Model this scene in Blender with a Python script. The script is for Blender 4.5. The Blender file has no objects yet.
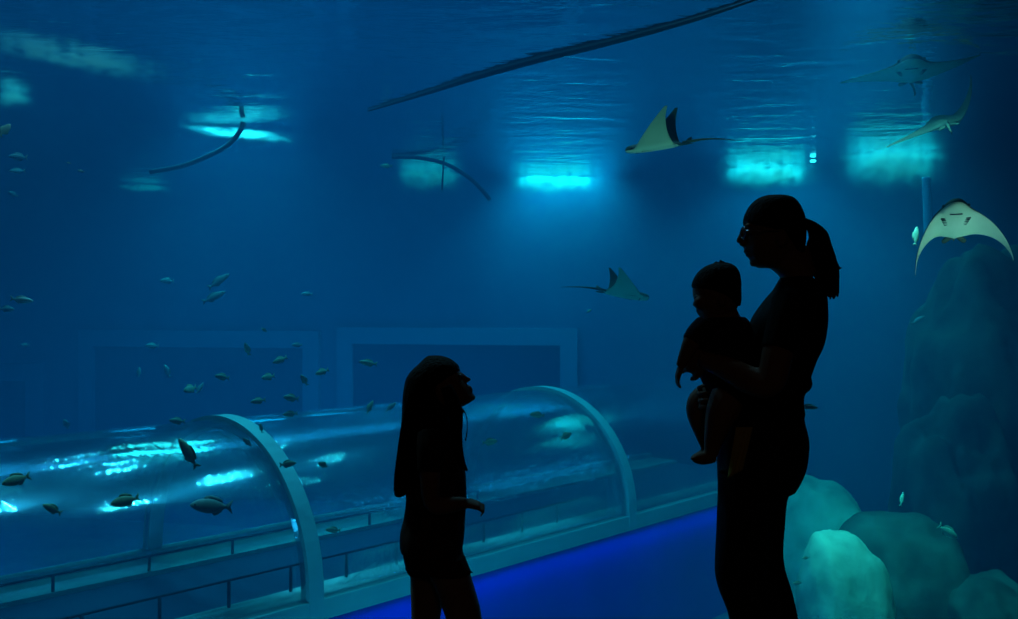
import bpy, bmesh, math, random
import numpy as np
from mathutils import Vector, Matrix, noise
random.seed(7)
C = bpy.context.scene.collection
sc = bpy.context.scene
H = 1.31            # camera height
F = 978.0           # focal length in pixels of the 1018 px frame

def P(px, py, Y):
    return Vector(((px-509)/F*Y, Y, H-(py-309.5)/F*Y))

# ------------------------------------------------------------------ camera, view
cam = bpy.data.objects.new('camera', bpy.data.cameras.new('camera'))
C.objects.link(cam)
cam.location = (0, 0, H); cam.rotation_euler = (math.pi/2, 0, 0)
cam.data.lens = 36*F/1018; cam.data.sensor_width = 36; cam.data.clip_start = .05
sc.camera = cam
sc.view_settings.view_transform = 'Standard'; sc.view_settings.look = 'None'
sc.view_settings.gamma = 1; sc.view_settings.exposure = 0
sc.view_settings.use_curve_mapping = False
w = bpy.data.worlds.new('world'); sc.world = w; w.use_nodes = True
w.node_tree.nodes['Background'].inputs[0].default_value = (0, 0, 0, 1)
w.node_tree.nodes['Background'].inputs[1].default_value = 0
cy = sc.cycles
cy.max_bounces = 8; cy.diffuse_bounces = 2; cy.glossy_bounces = 3; cy.transparent_max_bounces = 16
cy.volume_bounces = 0; cy.use_denoising = True; cy.sample_clamp_indirect = 4; cy.caustics_reflective = False
cy.caustics_refractive = False

# ------------------------------------------------------------------ helpers
def mat(name, col, rough=.6, spec=.3, metal=0, noise_scale=None, col2=None, bump=0, bump_scale=20, detail=4, stretch=None):
    m = bpy.data.materials.new(name); m.use_nodes = True
    nt = m.node_tree; b = nt.nodes['Principled BSDF']
    b.inputs['Base Color'].default_value = (*col, 1); b.inputs['Roughness'].default_value = rough
    b.inputs['Specular IOR Level'].default_value = spec; b.inputs['Metallic'].default_value = metal
    tc = nt.nodes.new('ShaderNodeTexCoord')
    src = tc.outputs['Object']
    if stretch:
        mp = nt.nodes.new('ShaderNodeMapping'); mp.inputs['Scale'].default_value = stretch
        nt.links.new(src, mp.inputs[0]); src = mp.outputs[0]
    if noise_scale:
        n = nt.nodes.new('ShaderNodeTexNoise'); n.inputs['Scale'].default_value = noise_scale; n.inputs['Detail'].default_value = detail
        r = nt.nodes.new('ShaderNodeValToRGB')
        r.color_ramp.elements[0].position = .35; r.color_ramp.elements[1].position = .65
        r.color_ramp.elements[0].color = (*col, 1); r.color_ramp.elements[1].color = (*(col2 or col), 1)
        nt.links.new(src, n.inputs['Vector']); nt.links.new(n.outputs[0], r.inputs[0]); nt.links.new(r.outputs[0], b.inputs['Base Color'])
    if bump:
        n = nt.nodes.new('ShaderNodeTexNoise'); n.inputs['Scale'].default_value = bump_scale; n.inputs['Detail'].default_value = 5
        bp = nt.nodes.new('ShaderNodeBump'); bp.inputs['Strength'].default_value = bump; bp.inputs['Distance'].default_value = .02
        nt.links.new(src, n.inputs['Vector']); nt.links.new(n.outputs[0], bp.inputs['Height']); nt.links.new(bp.outputs[0], b.inputs['Normal'])
    return m

def link(name, me, m, parent=None, smooth=True):
    if isinstance(me, bmesh.types.BMesh):
        bm = me; me = bpy.data.meshes.new(name)
        bmesh.ops.recalc_face_normals(bm, faces=bm.faces); bm.to_mesh(me); bm.free()
    if smooth:
        for p in me.polygons: p.use_smooth = True
    o = bpy.data.objects.new(name, me); C.objects.link(o)
    for mm in (m if isinstance(m, (list, tuple)) else [m]): me.materials.append(mm)
    if parent is not None: o.parent = parent
    return o

def tag(o, label=None, cat=None, group=None, kind=None):
    if label: o['label'] = label
    if cat: o['category'] = cat
    if group: o['group'] = group
    if kind: o['kind'] = kind
    return o

def empty(name, loc, label, cat, group=None):
    o = bpy.data.objects.new(name, None); C.objects.link(o); o.location = loc; o.empty_display_size = .1
    return tag(o, label, cat, group)

def box(bm, lo, hi, M=None):
    vs = [Vector((x, y, z)) for x in (lo[0], hi[0]) for y in (lo[1], hi[1]) for z in (lo[2], hi[2])]
    v = [bm.verts.new(M @ p if M else p) for p in vs]
    for f in ((0,1,3,2),(4,6,7,5),(0,4,5,1),(2,3,7,6),(0,2,6,4),(1,5,7,3)):
        bm.faces.new([v[i] for i in f])
    return bm

def tube(bm, pts, r, n=8, cap=True):
    """round tube along pts; r is one radius or one per point"""
    pts = [Vector(p) for p in pts]; rs = r if isinstance(r, (list, tuple)) else [r]*len(pts)
    rings = []; up = Vector((0, 0, 1))
    for i, p in enumerate(pts):
        t = (pts[min(i+1, len(pts)-1)]-pts[max(i-1, 0)]).normalized()
        if i == 0:
            a = t.cross(up if abs(t.z) < .9 else Vector((1, 0, 0))).normalized()
        else:
            a = (a-t*a.dot(t)).normalized()
        b = t.cross(a)
        rings.append([bm.verts.new(p+rs[i]*(math.cos(k*2*math.pi/n)*a+math.sin(k*2*math.pi/n)*b)) for k in range(n)])
    for A, B in zip(rings, rings[1:]):
        for k in range(n): bm.faces.new((A[k], A[(k+1) % n], B[(k+1) % n], B[k]))
    if cap:
        bm.faces.new(rings[0][::-1]); bm.faces.new(rings[-1])
    return bm

def spline(pts, n=8):
    """Catmull-Rom through pts (any dimension)"""
    pts = [np.array(p, float) for p in pts]; out = []
    for i in range(len(pts)-1):
        p0 = pts[max(i-1, 0)]; p1 = pts[i]; p2 = pts[i+1]; p3 = pts[min(i+2, len(pts)-1)]
        for k in range(n):
            t = k/n
            out.append(.5*((2*p1)+(-p0+p2)*t+(2*p0-5*p1+4*p2-p3)*t*t+(-p0+3*p1-3*p2+p3)*t**3))
    out.append(pts[-1]); return [[float(q) for q in p] for p in out]

def struct(name, bm, m, smooth=False):
    return tag(link(name, bm, m, smooth=smooth), kind='structure')

# ------------------------------------------------------------------ the setting
ZS = 3.31           # water surface
YG = 3.55           # viewing window
ZF = -2.3           # tank floor
def YB(x): return 15.2-.233*x     # the tank's back wall runs a little askew

M_hall = mat('dark_plaster', (.02, .02, .022), .9, .1, noise_scale=3, col2=(.026, .026, .03))
M_hallfloor = mat('dark_carpet', (.012, .012, .015), .95, .05, noise_scale=60, col2=(.02, .02, .024), bump=.3, bump_scale=200)
M_tank = mat('blue_painted_concrete', (.02, .11, .24), .85, .1, noise_scale=.6, col2=(.028, .14, .28))
M_sand = mat('tank_sand', (.10, .22, .24), .95, .05, noise_scale=2, col2=(.16, .30, .30), bump=.6, bump_scale=6)

bm = bmesh.new(); box(bm, (-4, -3, -.1), (4, YG, 0)); struct('floor', bm, M_hallfloor)
bm = bmesh.new(); box(bm, (-4, -3, 3.0), (4, YG-.05, 3.1)); struct('ceiling', bm, M_hall)
bm = bmesh.new(); box(bm, (-4.1, -3, 0), (-4, YG, 3)); struct('wall_hall_left', bm, M_hall)
bm = bmesh.new(); box(bm, (4, -3, 0), (4.1, YG, 3)); struct('wall_hall_right', bm, M_hall)
bm = bmesh.new(); box(bm, (-4, -3.1, 0), (4, -3, 3)); struct('wall_hall_rear', bm, M_hall)
bm = bmesh.new(); box(bm, (-12, YG-.05, 2.8), (9, YG+.15, 9)); box(bm, (-12, YG-.05, ZF), (9, YG+.15, .08))
box(bm, (-12, YG-.05, .08), (-4, YG+.15, 2.8)); box(bm, (4, YG-.05, .08), (9, YG+.15, 2.8)); struct('wall_front', bm, M_hall)

M_pane = bpy.data.materials.new('clear_acrylic'); M_pane.use_nodes = True
nt = M_pane.node_tree; nt.nodes.clear()
a = nt.nodes.new('ShaderNodeBsdfTransparent'); b = nt.nodes.new('ShaderNodeOutputMaterial'); nt.links.new(a.outputs[0], b.inputs[0])
bm = bmesh.new(); box(bm, (-3.98, YG, .08), (3.98, YG+.1, 2.8)); struct('window_1', bm, M_pane)

bm = bmesh.new(); box(bm, (-12, YG+.15, ZF-.2), (9, 19, ZF)); struct('tank_floor', bm, M_sand)
bm = bmesh.new()
v = [bm.verts.new(p) for p in ((-12, YB(-12), ZF), (9, YB(9), ZF), (9, YB(9), 9), (-12, YB(-12), 9), (-12, YB(-12)+.3, ZF), (9, YB(9)+.3, ZF), (9, YB(9)+.3, 9), (-12, YB(-12)+.3, 9))]
for f in ((0,1,2,3),(5,4,7,6),(0,4,5,1),(3,2,6,7),(0,3,7,4),(1,5,6,2)): bm.faces.new([v[i] for i in f])
struct('wall_back', bm, M_tank)
bm = bmesh.new(); box(bm, (-12.3, YG+.15, ZF), (-12, 18.3, 9)); struct('wall_left', bm, M_tank)
bm = bmesh.new(); box(bm, (9, YG+.15, ZF), (9.3, 13.5, 9)); struct('wall_right', bm, M_tank)
bm = bmesh.new(); box(bm, (-12.3, YG-.05, 9), (9.3, 18.6, 9.2)); struct('ceiling_tank', bm, M_hall)

# water: the body of it (haze) and its surface, seen from below
M_water = bpy.data.materials.new('water'); M_water.use_nodes = True
nt = M_water.node_tree; nt.nodes.clear()
SS = (.0015, .025, .060); SA = (.45, .050, .016)
out = nt.nodes.new('ShaderNodeOutputMaterial'); add = nt.nodes.new('ShaderNodeAddShader')
s = nt.nodes.new('ShaderNodeVolumeScatter'); ab = nt.nodes.new('ShaderNodeVolumeAbsorption')
ks = max(SS); s.inputs['Color'].default_value = (*[c/ks for c in SS], 1); s.inputs['Density'].default_value = ks; s.inputs['Anisotropy'].default_value = .0
ka = 1.0; ab.inputs['Color'].default_value = (*[1-c/ka for c in SA], 1); ab.inputs['Density'].default_value = ka
nt.links.new(s.outputs[0], add.inputs[0]); nt.links.new(ab.outputs[0], add.inputs[1]); nt.links.new(add.outputs[0], out.inputs['Volume'])
bm = bmesh.new()
x0, x1, y0 = -11.99, 8.99, YG+.16
v = [bm.verts.new(p) for z in (ZF+.01, ZS-.001) for p in ((x0, y0, z), (x1, y0, z), (x1, YB(x1)-.01, z), (x0, YB(x0)-.01, z))]
for f in ((3,2,1,0),(4,5,6,7),(0,1,5,4),(1,2,6,5),(2,3,7,6),(3,0,4,7)): bm.faces.new([v[i] for i in f])
tag(link('water', bm, M_water, smooth=False), 'blue hazy water filling the tank behind the window', 'water', kind='stuff')

M_surf = bpy.data.materials.new('water_surface'); M_surf.use_nodes = True
nt = M_surf.node_tree; nt.nodes.clear()
out = nt.nodes.new('ShaderNodeOutputMaterial'); mix = nt.nodes.new('ShaderNodeMixShader')
tr = nt.nodes.new('ShaderNodeBsdfTransparent'); gl = nt.nodes.new('ShaderNodeBsdfGlossy'); gl.inputs['Roughness'].default_value = .06
gl.inputs['Color'].default_value = (.92, .95, 1, 1)
lw = nt.nodes.new('ShaderNodeLayerWeight'); lw.inputs[0].default_value = .5
mr = nt.nodes.new('ShaderNodeMapRange'); mr.interpolation_type = 'SMOOTHSTEP'
mr.inputs['From Min'].default_value = .30; mr.inputs['From Max'].default_value = .62; mr.inputs['To Min'].default_value = .03; mr.inputs['To Max'].default_value = .985
nt.links.new(lw.outputs['Facing'], mr.inputs[0]); nt.links.new(mr.outputs[0], mix.inputs[0])
tc = nt.nodes.new('ShaderNodeTexCoord')
def nz(scale, rot, detail, dist):
    mp = nt.nodes.new('ShaderNodeMapping'); mp.inputs['Scale'].default_value = scale; mp.inputs['Rotation'].default_value[2] = rot
    n = nt.nodes.new('ShaderNodeTexNoise'); n.inputs['Scale'].default_value = 1; n.inputs['Detail'].default_value = detail; n.inputs['Distortion'].default_value = .6
    nt.links.new(tc.outputs['Object'], mp.inputs[0]); nt.links.new(mp.outputs[0], n.inputs['Vector'])
    bp = nt.nodes.new('ShaderNodeBump'); bp.inputs['Strength'].default_value = 1; bp.inputs['Distance'].default_value = dist
    nt.links.new(n.outputs[0], bp.inputs['Height']); return bp
b1 = nz((1.2, 2.6, 1), .25, 3, .02); b2 = nz((5, 14, 1), .1, 3, .0035)
nt.links.new(b1.outputs[0], b2.inputs['Normal']); nt.links.new(b2.outputs[0], gl.inputs['Normal'])
nt.links.new(tr.outputs[0], mix.inputs[1]); nt.links.new(gl.outputs[0], mix.inputs[2]); nt.links.new(mix.outputs[0], out.inputs[0])
bm = bmesh.new()
v = [bm.verts.new(p) for p in ((-12, YG+.15, ZS), (9, YG+.15, ZS), (9, YB(9), ZS), (-12, YB(-12), ZS))]; bm.faces.new(v)
struct('water_surface', bm, M_surf)

# windows of other halls in the back wall
M_frame = mat('pale_window_frame', (.055, .20, .35), .7, .2)
M_dark = mat('dark_window_glass', (.004, .02, .08), .2, .5)
ang = math.atan(-.233)
def far_window(name, xl, xr, zt, zb, wd):
    M = Matrix.Translation((0, YB(0), 0)) @ Matrix.Rotation(ang, 4, 'Z')
    k = 1/math.cos(ang); xl *= k; xr *= k
    bm = bmesh.new()
    box(bm, (xl, -.10, zt-wd), (xr, 0, zt), M); box(bm, (xl, -.10, zb), (xr, 0, zb+wd), M)
    box(bm, (xl, -.10, zb+wd), (xl+wd, 0, zt-wd), M); box(bm, (xr-wd, -.10, zb+wd), (xr, 0, zt-wd), M)
    o = struct(name, bm, M_frame)
    bm = bmesh.new(); box(bm, (xl+wd, -.03, zb+wd), (xr-wd, -.005, zt-wd), M); link('pane', bm, M_dark, o, smooth=False)
def XW(px):       # x on the back wall along a column of the photo
    t = (px-509)/F; return 15.2*t/(1+.233*t)
far_window('window_2', XW(82), XW(321), .96, -1.6, .28)
far_window('window_3', XW(339), XW(578), 1.02, -1.6, .26)
far_window('window_4', XW(-160), XW(44), .36, -1.9, .30)

# ------------------------------------------------------------------ lights over the tank
def area(name, loc, sx, sy, W, col, rot=(0, 0, 0), spread=180):
    l = bpy.data.lights.new(name, 'AREA'); l.shape = 'RECTANGLE'; l.size = sx; l.size_y = sy; l.energy = W; l.color = col; l.spread = math.radians(spread)
    o = bpy.data.objects.new(name, l); C.objects.link(o); o.location = loc; o.rotation_euler = rot; return o
CY = (.45, .95, 1.0)
def xs(px, Y): return (px-509)/F*Y
for x, Y, W in ((1.3, 10.0, 45), (-.75, 13.9, 30), (2.3, 11.8, 15), (-2.25, 11.3, 34), (3.9, 9.9, 4), (-4.0, 12.6, 22), (1.3, 8.0, 30), (-3.1, 6.9, 34), (-1.3, 7.6, 34)):
    area('ceiling_light', (x, Y, ZS+4), .34, .06, W, (.36, .74, 1), spread=110)
# added upward fills, hidden behind the tunnel, brightening the lower water
for x, Y, W in ((-6.8, 11.5, 62), (-3.6, 12.6, 54), (-1.0, 13.4, 34)):
    area('floor_fill', (x, Y, ZF+.15), 2.4, .5, W, (.12, .52, 1), rot=(math.pi, 0, 0))
def aim(o, tgt):
    o.rotation_euler = (Vector(tgt)-o.location).to_track_quat('-Z', 'Y').to_euler()
rl_ = area('rock_fill', (2.3, 6.2, ZS+1.2), .4, .3, 21, (.55, 1, .92), spread=42)  # added unseen fill that brightens the boulders
fl_ = area('floor_fill', (-.6, 4.6, ZF+.15), 2.2, .4, 26, (.14, .66, 1), spread=90)  # added fill below view, brightening the plinth and the water before it
aim(fl_, (.7, 7.6, -1.3))
area('front_fill', (-2.3, 4.5, ZS+1.4), .5, .2, 16, (.5, .9, 1), rot=(-.15, 0, 0), spread=70)  # added overhead fill for the fish before the tunnel
# unseen fills added below the window sill to brighten the rays' bellies
aim(rl_, (2.8, 7.9, -.7))
aim(area('sill_fill', (3.2, 3.95, -.3), .4, .12, 2.6, (1, .64, .58), spread=32), (2.5, 5.5, 1.8))
aim(area('sill_fill', (.75, 3.95, -.15), .4, .12, 1.1, (1, .72, .55), spread=30), (.9, 6.0, 2.3))
M_bub = bpy.data.materials.new('bubbles'); M_bub.use_nodes = True
nt = M_bub.node_tree; nt.nodes.clear()
out = nt.nodes.new('ShaderNodeOutputMaterial'); s = nt.nodes.new('ShaderNodeVolumeScatter'); s.inputs['Color'].default_value = (.3, .9, .97, 1)
tc = nt.nodes.new('ShaderNodeTexCoord'); sep = nt.nodes.new('ShaderNodeSeparateXYZ'); nt.links.new(tc.outputs['Generated'], sep.inputs[0])
def M2(op, a, b=None):
    n = nt.nodes.new('ShaderNodeMath'); n.operation = op; n.use_clamp = False
    for i, q in enumerate((a, b)):
        if q is None: continue
        if isinstance(q, (int, float)): n.inputs[i].default_value = q
        else: nt.links.new(q, n.inputs[i])
    return n.outputs[0]
def rng(src, a, b, c, d):
    n = nt.nodes.new('ShaderNodeMapRange'); n.interpolation_type = 'SMOOTHSTEP'
    for k, q in zip(('From Min', 'From Max', 'To Min', 'To Max'), (a, b, c, d)): n.inputs[k].default_value = q
    nt.links.new(src, n.inputs[0]); return n.outputs[0]
nz_ = nt.nodes.new('ShaderNodeTexNoise'); nz_.inputs['Scale'].default_value = 3.2; nz_.inputs['Detail'].default_value = 3
nt.links.new(tc.outputs['Object'], nz_.inputs['Vector'])
ux = M2('ABSOLUTE', M2('SUBTRACT', sep.outputs[0], .5)); uy = M2('ABSOLUTE', M2('SUBTRACT', sep.outputs[1], .5))
nb = nt.nodes.new('ShaderNodeTexNoise'); nb.inputs['Scale'].default_value = 7; nb.inputs['Detail'].default_value = 4
nt.links.new(tc.outputs['Object'], nb.inputs['Vector'])
ux = M2('ADD', ux, M2('MULTIPLY', M2('SUBTRACT', nz_.outputs[0], .5), .30))
lat = M2('MULTIPLY', M2('POWER', rng(ux, .05, .44, 1, 0), 1.5), rng(uy, .15, .5, 1, 0))
lat = M2('MULTIPLY', lat, rng(nb.outputs[0], .38, .60, .03, 1.7))
edge = M2('ADD', sep.outputs[2], M2('MULTIPLY', M2('SUBTRACT', nz_.outputs[0], .5), .7))
den = M2('MULTIPLY', M2('MULTIPLY', lat, M2('POWER', rng(edge, .15, 1.0, 0, 1), 1.6)), 8.0)
nt.links.new(den, s.inputs['Density']); nt.links.new(s.outputs[0], out.inputs['Volume'])
def bubbles(px, py, Y, wx, wz, label, W, tilt=0, wy=.8, lx=None, col=CY, rz=0):
    x = xs(px, Y); c = P(px, py, Y); c.z = min(c.z, ZS-.012-wz/2)
    bm = bmesh.new(); box(bm, (-wx/2, -wy/2, -wz/2), (wx/2, wy/2, wz/2))
    o = link('bubble_cloud', bm, M_bub, smooth=False); o.location = c; o.rotation_euler = (0, tilt, rz)
    if tilt: o.location.z -= abs(math.sin(tilt))*wx/2
    tag(o, label, 'bubbles', 'lit bubbles under the water surface', 'stuff')
    area('floodlight', (x, Y, ZS+.35), lx or wx*.8, .5, W, CY, spread=110)
bubbles(557, 184, 14.65, 1.9, .36, 'bright cyan bubble cloud at the far surface, midway along the tank', 64, 0, .5)
bubbles(768, 176, 13.6, 1.75, .42, 'cyan bubble cloud under the surface above the woman', 36)
bubbles(892, 166, 12.5, 1.75, .60, 'cyan bubble cloud trailing downward at the right of the tank', 20)
bubbles(240, 129, 10.6, 1.5, .065, 'thin slanted streak of bright bubbles at the left', 42, .09)
bubbles(430, 174, 14.0, 1.3, .42, 'faint teal bubble cloud behind the looped hose', 4)
bubbles(145, 190, 15.6, 1.1, .12, 'small dim bubble streak below the end of the hanging hose', 2.5)
bubbles(12, 86, 9.0, .42, .18, 'small round pale patch imitating a lamp glint at the left edge', 1.6, 0, .4, None, (.25, .02, 1))  # haze box standing in for a lamp's glint on the surface
bubbles(75, 48, 7.7, 2.2, .10, 'long faint teal streak imitating a reflection along the surface at the upper left', .55, 0, .6, 1.4, (.5, 1, .75), 1.0)  # haze box standing in for a lit ledge mirrored in the surface
# ------------------------------------------------------------------ the acrylic tunnel
D = 2.30; ZT = H-D                       # foot of the tunnel
T0 = Vector((-1.44, 7.22, ZT))           # near foot of the left arch
AX = Vector((.669, .743, 0)); PERP = Vector((-.743, .669, 0)); UP = Vector((0, 0, 1))
R = 1.20; ST = .20
def TP(t, p, z): return T0+AX*t+PERP*p+UP*z
def section(r, n=40):                    # (perp, height) of the arched section, near foot first
    o = [(R-r, 0.)]
    for k in range(n+1):
        a = math.pi*k/n; o.append((R-r*math.cos(a), ST+r*math.sin(a)))
    o.append((R+r, 0.)); return o
def arch(bm, r0, r1, ta, tb, nt_=1):
    A, B = section(r0), section(r1)
    ts = [ta+(tb-ta)*i/nt_ for i in range(nt_+1)]
    ro = [[bm.verts.new(TP(t, *q)) for q in B] for t in ts]; ri = [[bm.verts.new(TP(t, *q)) for q in A] for t in ts]
    n = len(A)
    for i in range(nt_):
        for k in range(n-1):
            bm.faces.new((ro[i][k], ro[i][k+1], ro[i+1][k+1], ro[i+1][k])); bm.faces.new((ri[i][k+1], ri[i][k], ri[i+1][k], ri[i+1][k+1]))
        for k in (0, n-1): bm.faces.new((ro[i][k], ro[i+1][k], ri[i+1][k], ri[i][k]))
    for i in (0, nt_):
        co = [bm.verts.new(v.co) for v in ro[i]]; ci = [bm.verts.new(v.co) for v in ri[i]]
        for k in range(n-1): bm.faces.new((co[k], ci[k], ci[k+1], co[k+1]))
    return bm

M_shell = bpy.data.materials.new('tunnel_acrylic'); M_shell.use_nodes = True
nt = M_shell.node_tree; nt.nodes.clear()
out = nt.nodes.new('ShaderNodeOutputMaterial'); mix = nt.nodes.new('ShaderNodeMixShader')
tr = nt.nodes.new('ShaderNodeBsdfTransparent'); tr.inputs[0].default_value = (.93, .97, 1, 1)
gl = nt.nodes.new('ShaderNodeBsdfGlossy'); gl.inputs['Roughness'].default_value = .010; gl.inputs[0].default_value = (.9, 1, 1, 1)
fr = nt.nodes.new('ShaderNodeLayerWeight'); fr.inputs[0].default_value = .35
mr = nt.nodes.new('ShaderNodeMapRange'); mr.inputs['To Min'].default_value = .05; mr.inputs['To Max'].default_value = .7
nt.links.new(fr.outputs['Fresnel'], mr.inputs[0]); nt.links.new(mr.outputs[0], mix.inputs[0])
tc = nt.nodes.new('ShaderNodeTexCoord')
mp = nt.nodes.new('ShaderNodeMapping'); mp.vector_type = 'POINT'
mp.inputs['Rotation'].default_value[2] = -math.atan2(AX.y, AX.x); mp.inputs['Scale'].default_value = (1, 1, 1)
nt.links.new(tc.outputs['Object'], mp.inputs[0])
mp2 = nt.nodes.new('ShaderNodeMapping'); mp2.inputs['Scale'].default_value = (2.6, 3, 3); nt.links.new(mp.outputs[0], mp2.inputs[0])
n = nt.nodes.new('ShaderNodeTexNoise'); n.inputs['Scale'].default_value = 1.3; n.inputs['Detail'].default_value = 6; n.inputs['Roughness'].default_value = .6
bp = nt.nodes.new('ShaderNodeBump'); bp.inputs['Distance'].default_value = .0022; bp.inputs['Strength'].default_value = 1
nt.links.new(mp2.outputs[0], n.inputs['Vector']); nt.links.new(n.outputs[0], bp.inputs['Height']); 
mp3 = nt.nodes.new('ShaderNodeMapping'); mp3.inputs['Scale'].default_value = (24, 15, 15); nt.links.new(mp.outputs[0], mp3.inputs[0])
n3 = nt.nodes.new('ShaderNodeTexNoise'); n3.inputs['Scale'].default_value = 1; n3.inputs['Detail'].default_value = 2
bp3 = nt.nodes.new('ShaderNodeBump'); bp3.inputs['Distance'].default_value = .0016; nt.links.new(mp3.outputs[0], n3.inputs['Vector']); nt.links.new(n3.outputs[0], bp3.inputs['Height'])
nt.links.new(bp.outputs[0], bp3.inputs['Normal']); nt.links.new(bp3.outputs[0], gl.inputs['Normal'])
nt.links.new(tr.outputs[0], mix.inputs[1]); 
g2 = nt.nodes.new('ShaderNodeBsdfGlossy'); g2.inputs['Roughness'].default_value = .22; g2.inputs[0].default_value = (.6, .82, 1, 1); nt.links.new(bp.outputs[0], g2.inputs['Normal'])
mg = nt.nodes.new('ShaderNodeMixShader'); mg.inputs[0].default_value = .2; nt.links.new(gl.outputs[0], mg.inputs[1]); nt.links.new(g2.outputs[0], mg.inputs[2])
nt.links.new(mg.outputs[0], mix.inputs[2]); nt.links.new(mix.outputs[0], out.inputs[0])

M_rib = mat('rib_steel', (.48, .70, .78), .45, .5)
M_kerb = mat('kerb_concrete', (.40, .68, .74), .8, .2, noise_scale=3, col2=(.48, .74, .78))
M_plinth = mat('plinth_blue_light', (.004, .05, .62), .6, .3, noise_scale=.8, col2=(.003, .04, .5))  # blue of the light on the plinth is put into its colour
M_walk = mat('tunnel_walkway', (.03, .12, .22), .7, .2)
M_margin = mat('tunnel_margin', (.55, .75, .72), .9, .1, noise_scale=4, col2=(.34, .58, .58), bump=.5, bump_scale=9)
M_rail = mat('dark_rail', (.02, .06, .11), .5, .3)

TA, TB, TSEG = -4.2, 7.9, 4.05
tun = empty('acrylic_tunnel', T0, 'clear acrylic walk-through tunnel with pale ribs crossing the tank', 'tunnel')
def loc(o): o.location = -T0; return o   # children keep world coordinates
for ta, tb in ((TA, -.07), (.07, TSEG-.07), (TSEG+.07, TB)):
    loc(link('acrylic_panel', arch(bmesh.new(), R-.06, R, ta, tb, max(1, int((tb-ta)*2))), M_shell, tun))
for t in (0, TSEG):
    loc(link('arch_rib', arch(bmesh.new(), R-.07, R+.035, t-.065, t+.065), M_rib, tun, smooth=False))
def strip(name, p0, p1, z0, z1, m, parent=tun, ta=TA, tb=TB):
    bm = bmesh.new(); n = 40
    rs = [[bm.verts.new(TP(ta+(tb-ta)*i/n, p, z)) for p, z in ((p0, z0), (p1, z0), (p1, z1), (p0, z1))] for i in range(n+1)]
    for A, B in zip(rs, rs[1:]):
        for k in range(4): bm.faces.new((A[k], A[(k+1) % 4], B[(k+1) % 4], B[k]))
    bm.faces.new(rs[0]); bm.faces.new(rs[-1][::-1])
    return loc(link(name, bm, m, parent, smooth=False))
strip('kerb', -.03, .10, 0, .15, M_kerb); strip('kerb', 2*R-.10, 2*R+.03, 0, .15, M_kerb)
strip('plinth', -.02, 2*R+.02, ZF-ZT, 0, M_plinth)
strip('walkway', .55, 1.86, 0, .05, M_walk)
strip('floor_margin', .10, .55, 0, .09, M_margin); strip('floor_margin', 1.86, 2*R-.10, 0, .09, M_margin)

def rail(label, p, h, step, t0, t1, off):
    bs = TP(t0, p, .09)
    o = empty('tunnel_handrail', bs, label, 'handrail', 'low handrails along the tunnel walkway')
    def L(x): x.location = -bs; return x
    L(link('rail', tube(bmesh.new(), [TP(t0, p, .09+h), TP(t1, p, .09+h)], .010), M_rail, o))
    t = t0+off
    while t < t1:
        bm = bmesh.new(); tube(bm, [TP(t, p, .085), TP(t, p, .09+h)], .014)
        L(link('post', bm, M_rail, o)); t += step
rail('low dark handrail along the near edge of the tunnel walkway', .50, .20, .55, TA+.2, TSEG-.3, .3)
rail('low dark handrail along the far edge of the tunnel walkway', 1.88, .13, .8, TA+.2, TSEG-.3, .5)

# blue strip lamp under the kerb, washing the plinth
l_ = area('kerb_strip_light', TP(1.9, -.14, -.03), .05, 9.5, 8.5, (.0, .15, 1), spread=150)
zc = (-UP*.9+PERP*.35).normalized(); yc = AX; xc = yc.cross(-zc)
l_.rotation_euler = Matrix((xc, yc, -zc)).transposed().to_euler()

# low lamps along the far margin inside the tunnel
for t_ in (-1.6, 2.0, 5.6):
    l_ = area('tunnel_light', TP(t_, 2.2, .14), .08, 3.0, 4.6, (.15, .52, 1), spread=180)
    zc = (UP*.8-PERP*.6).normalized(); xc = AX.cross(-zc)
    l_.rotation_euler = Matrix((xc, AX, -zc)).transposed().to_euler()
# added fills inside the tunnel that brighten its near margin
for t_ in (.9, 2.9):
    l_ = area('rail_fill', TP(t_, .62, .30), .05, 1.6, 1.6, (.25, .8, 1), spread=120)
    zc = (-UP*.8-PERP*.6).normalized(); xc = AX.cross(-zc)
    l_.rotation_euler = Matrix((xc, AX, -zc)).transposed().to_euler()
# ------------------------------------------------------------------ people
def loft(bm, rings, n=20, e=2.3):
    """closed loft; ring = (centre, half axis u, half axis v), superellipse sections"""
    R_ = []
    for c, u, v in rings:
        ring = []
        for k in range(n):
            a = 2*math.pi*k/n; ca, sa = math.cos(a), math.sin(a)
            ring.append(bm.verts.new(c+u*(math.copysign(abs(ca)**(2/e), ca))+v*(math.copysign(abs(sa)**(2/e), sa))))
        R_.append(ring)
    for A, B in zip(R_, R_[1:]):
        for k in range(n): bm.faces.new((A[k], A[(k+1) % n], B[(k+1) % n], B[k]))
    bm.faces.new(R_[0][::-1]); bm.faces.new(R_[-1])

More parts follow.
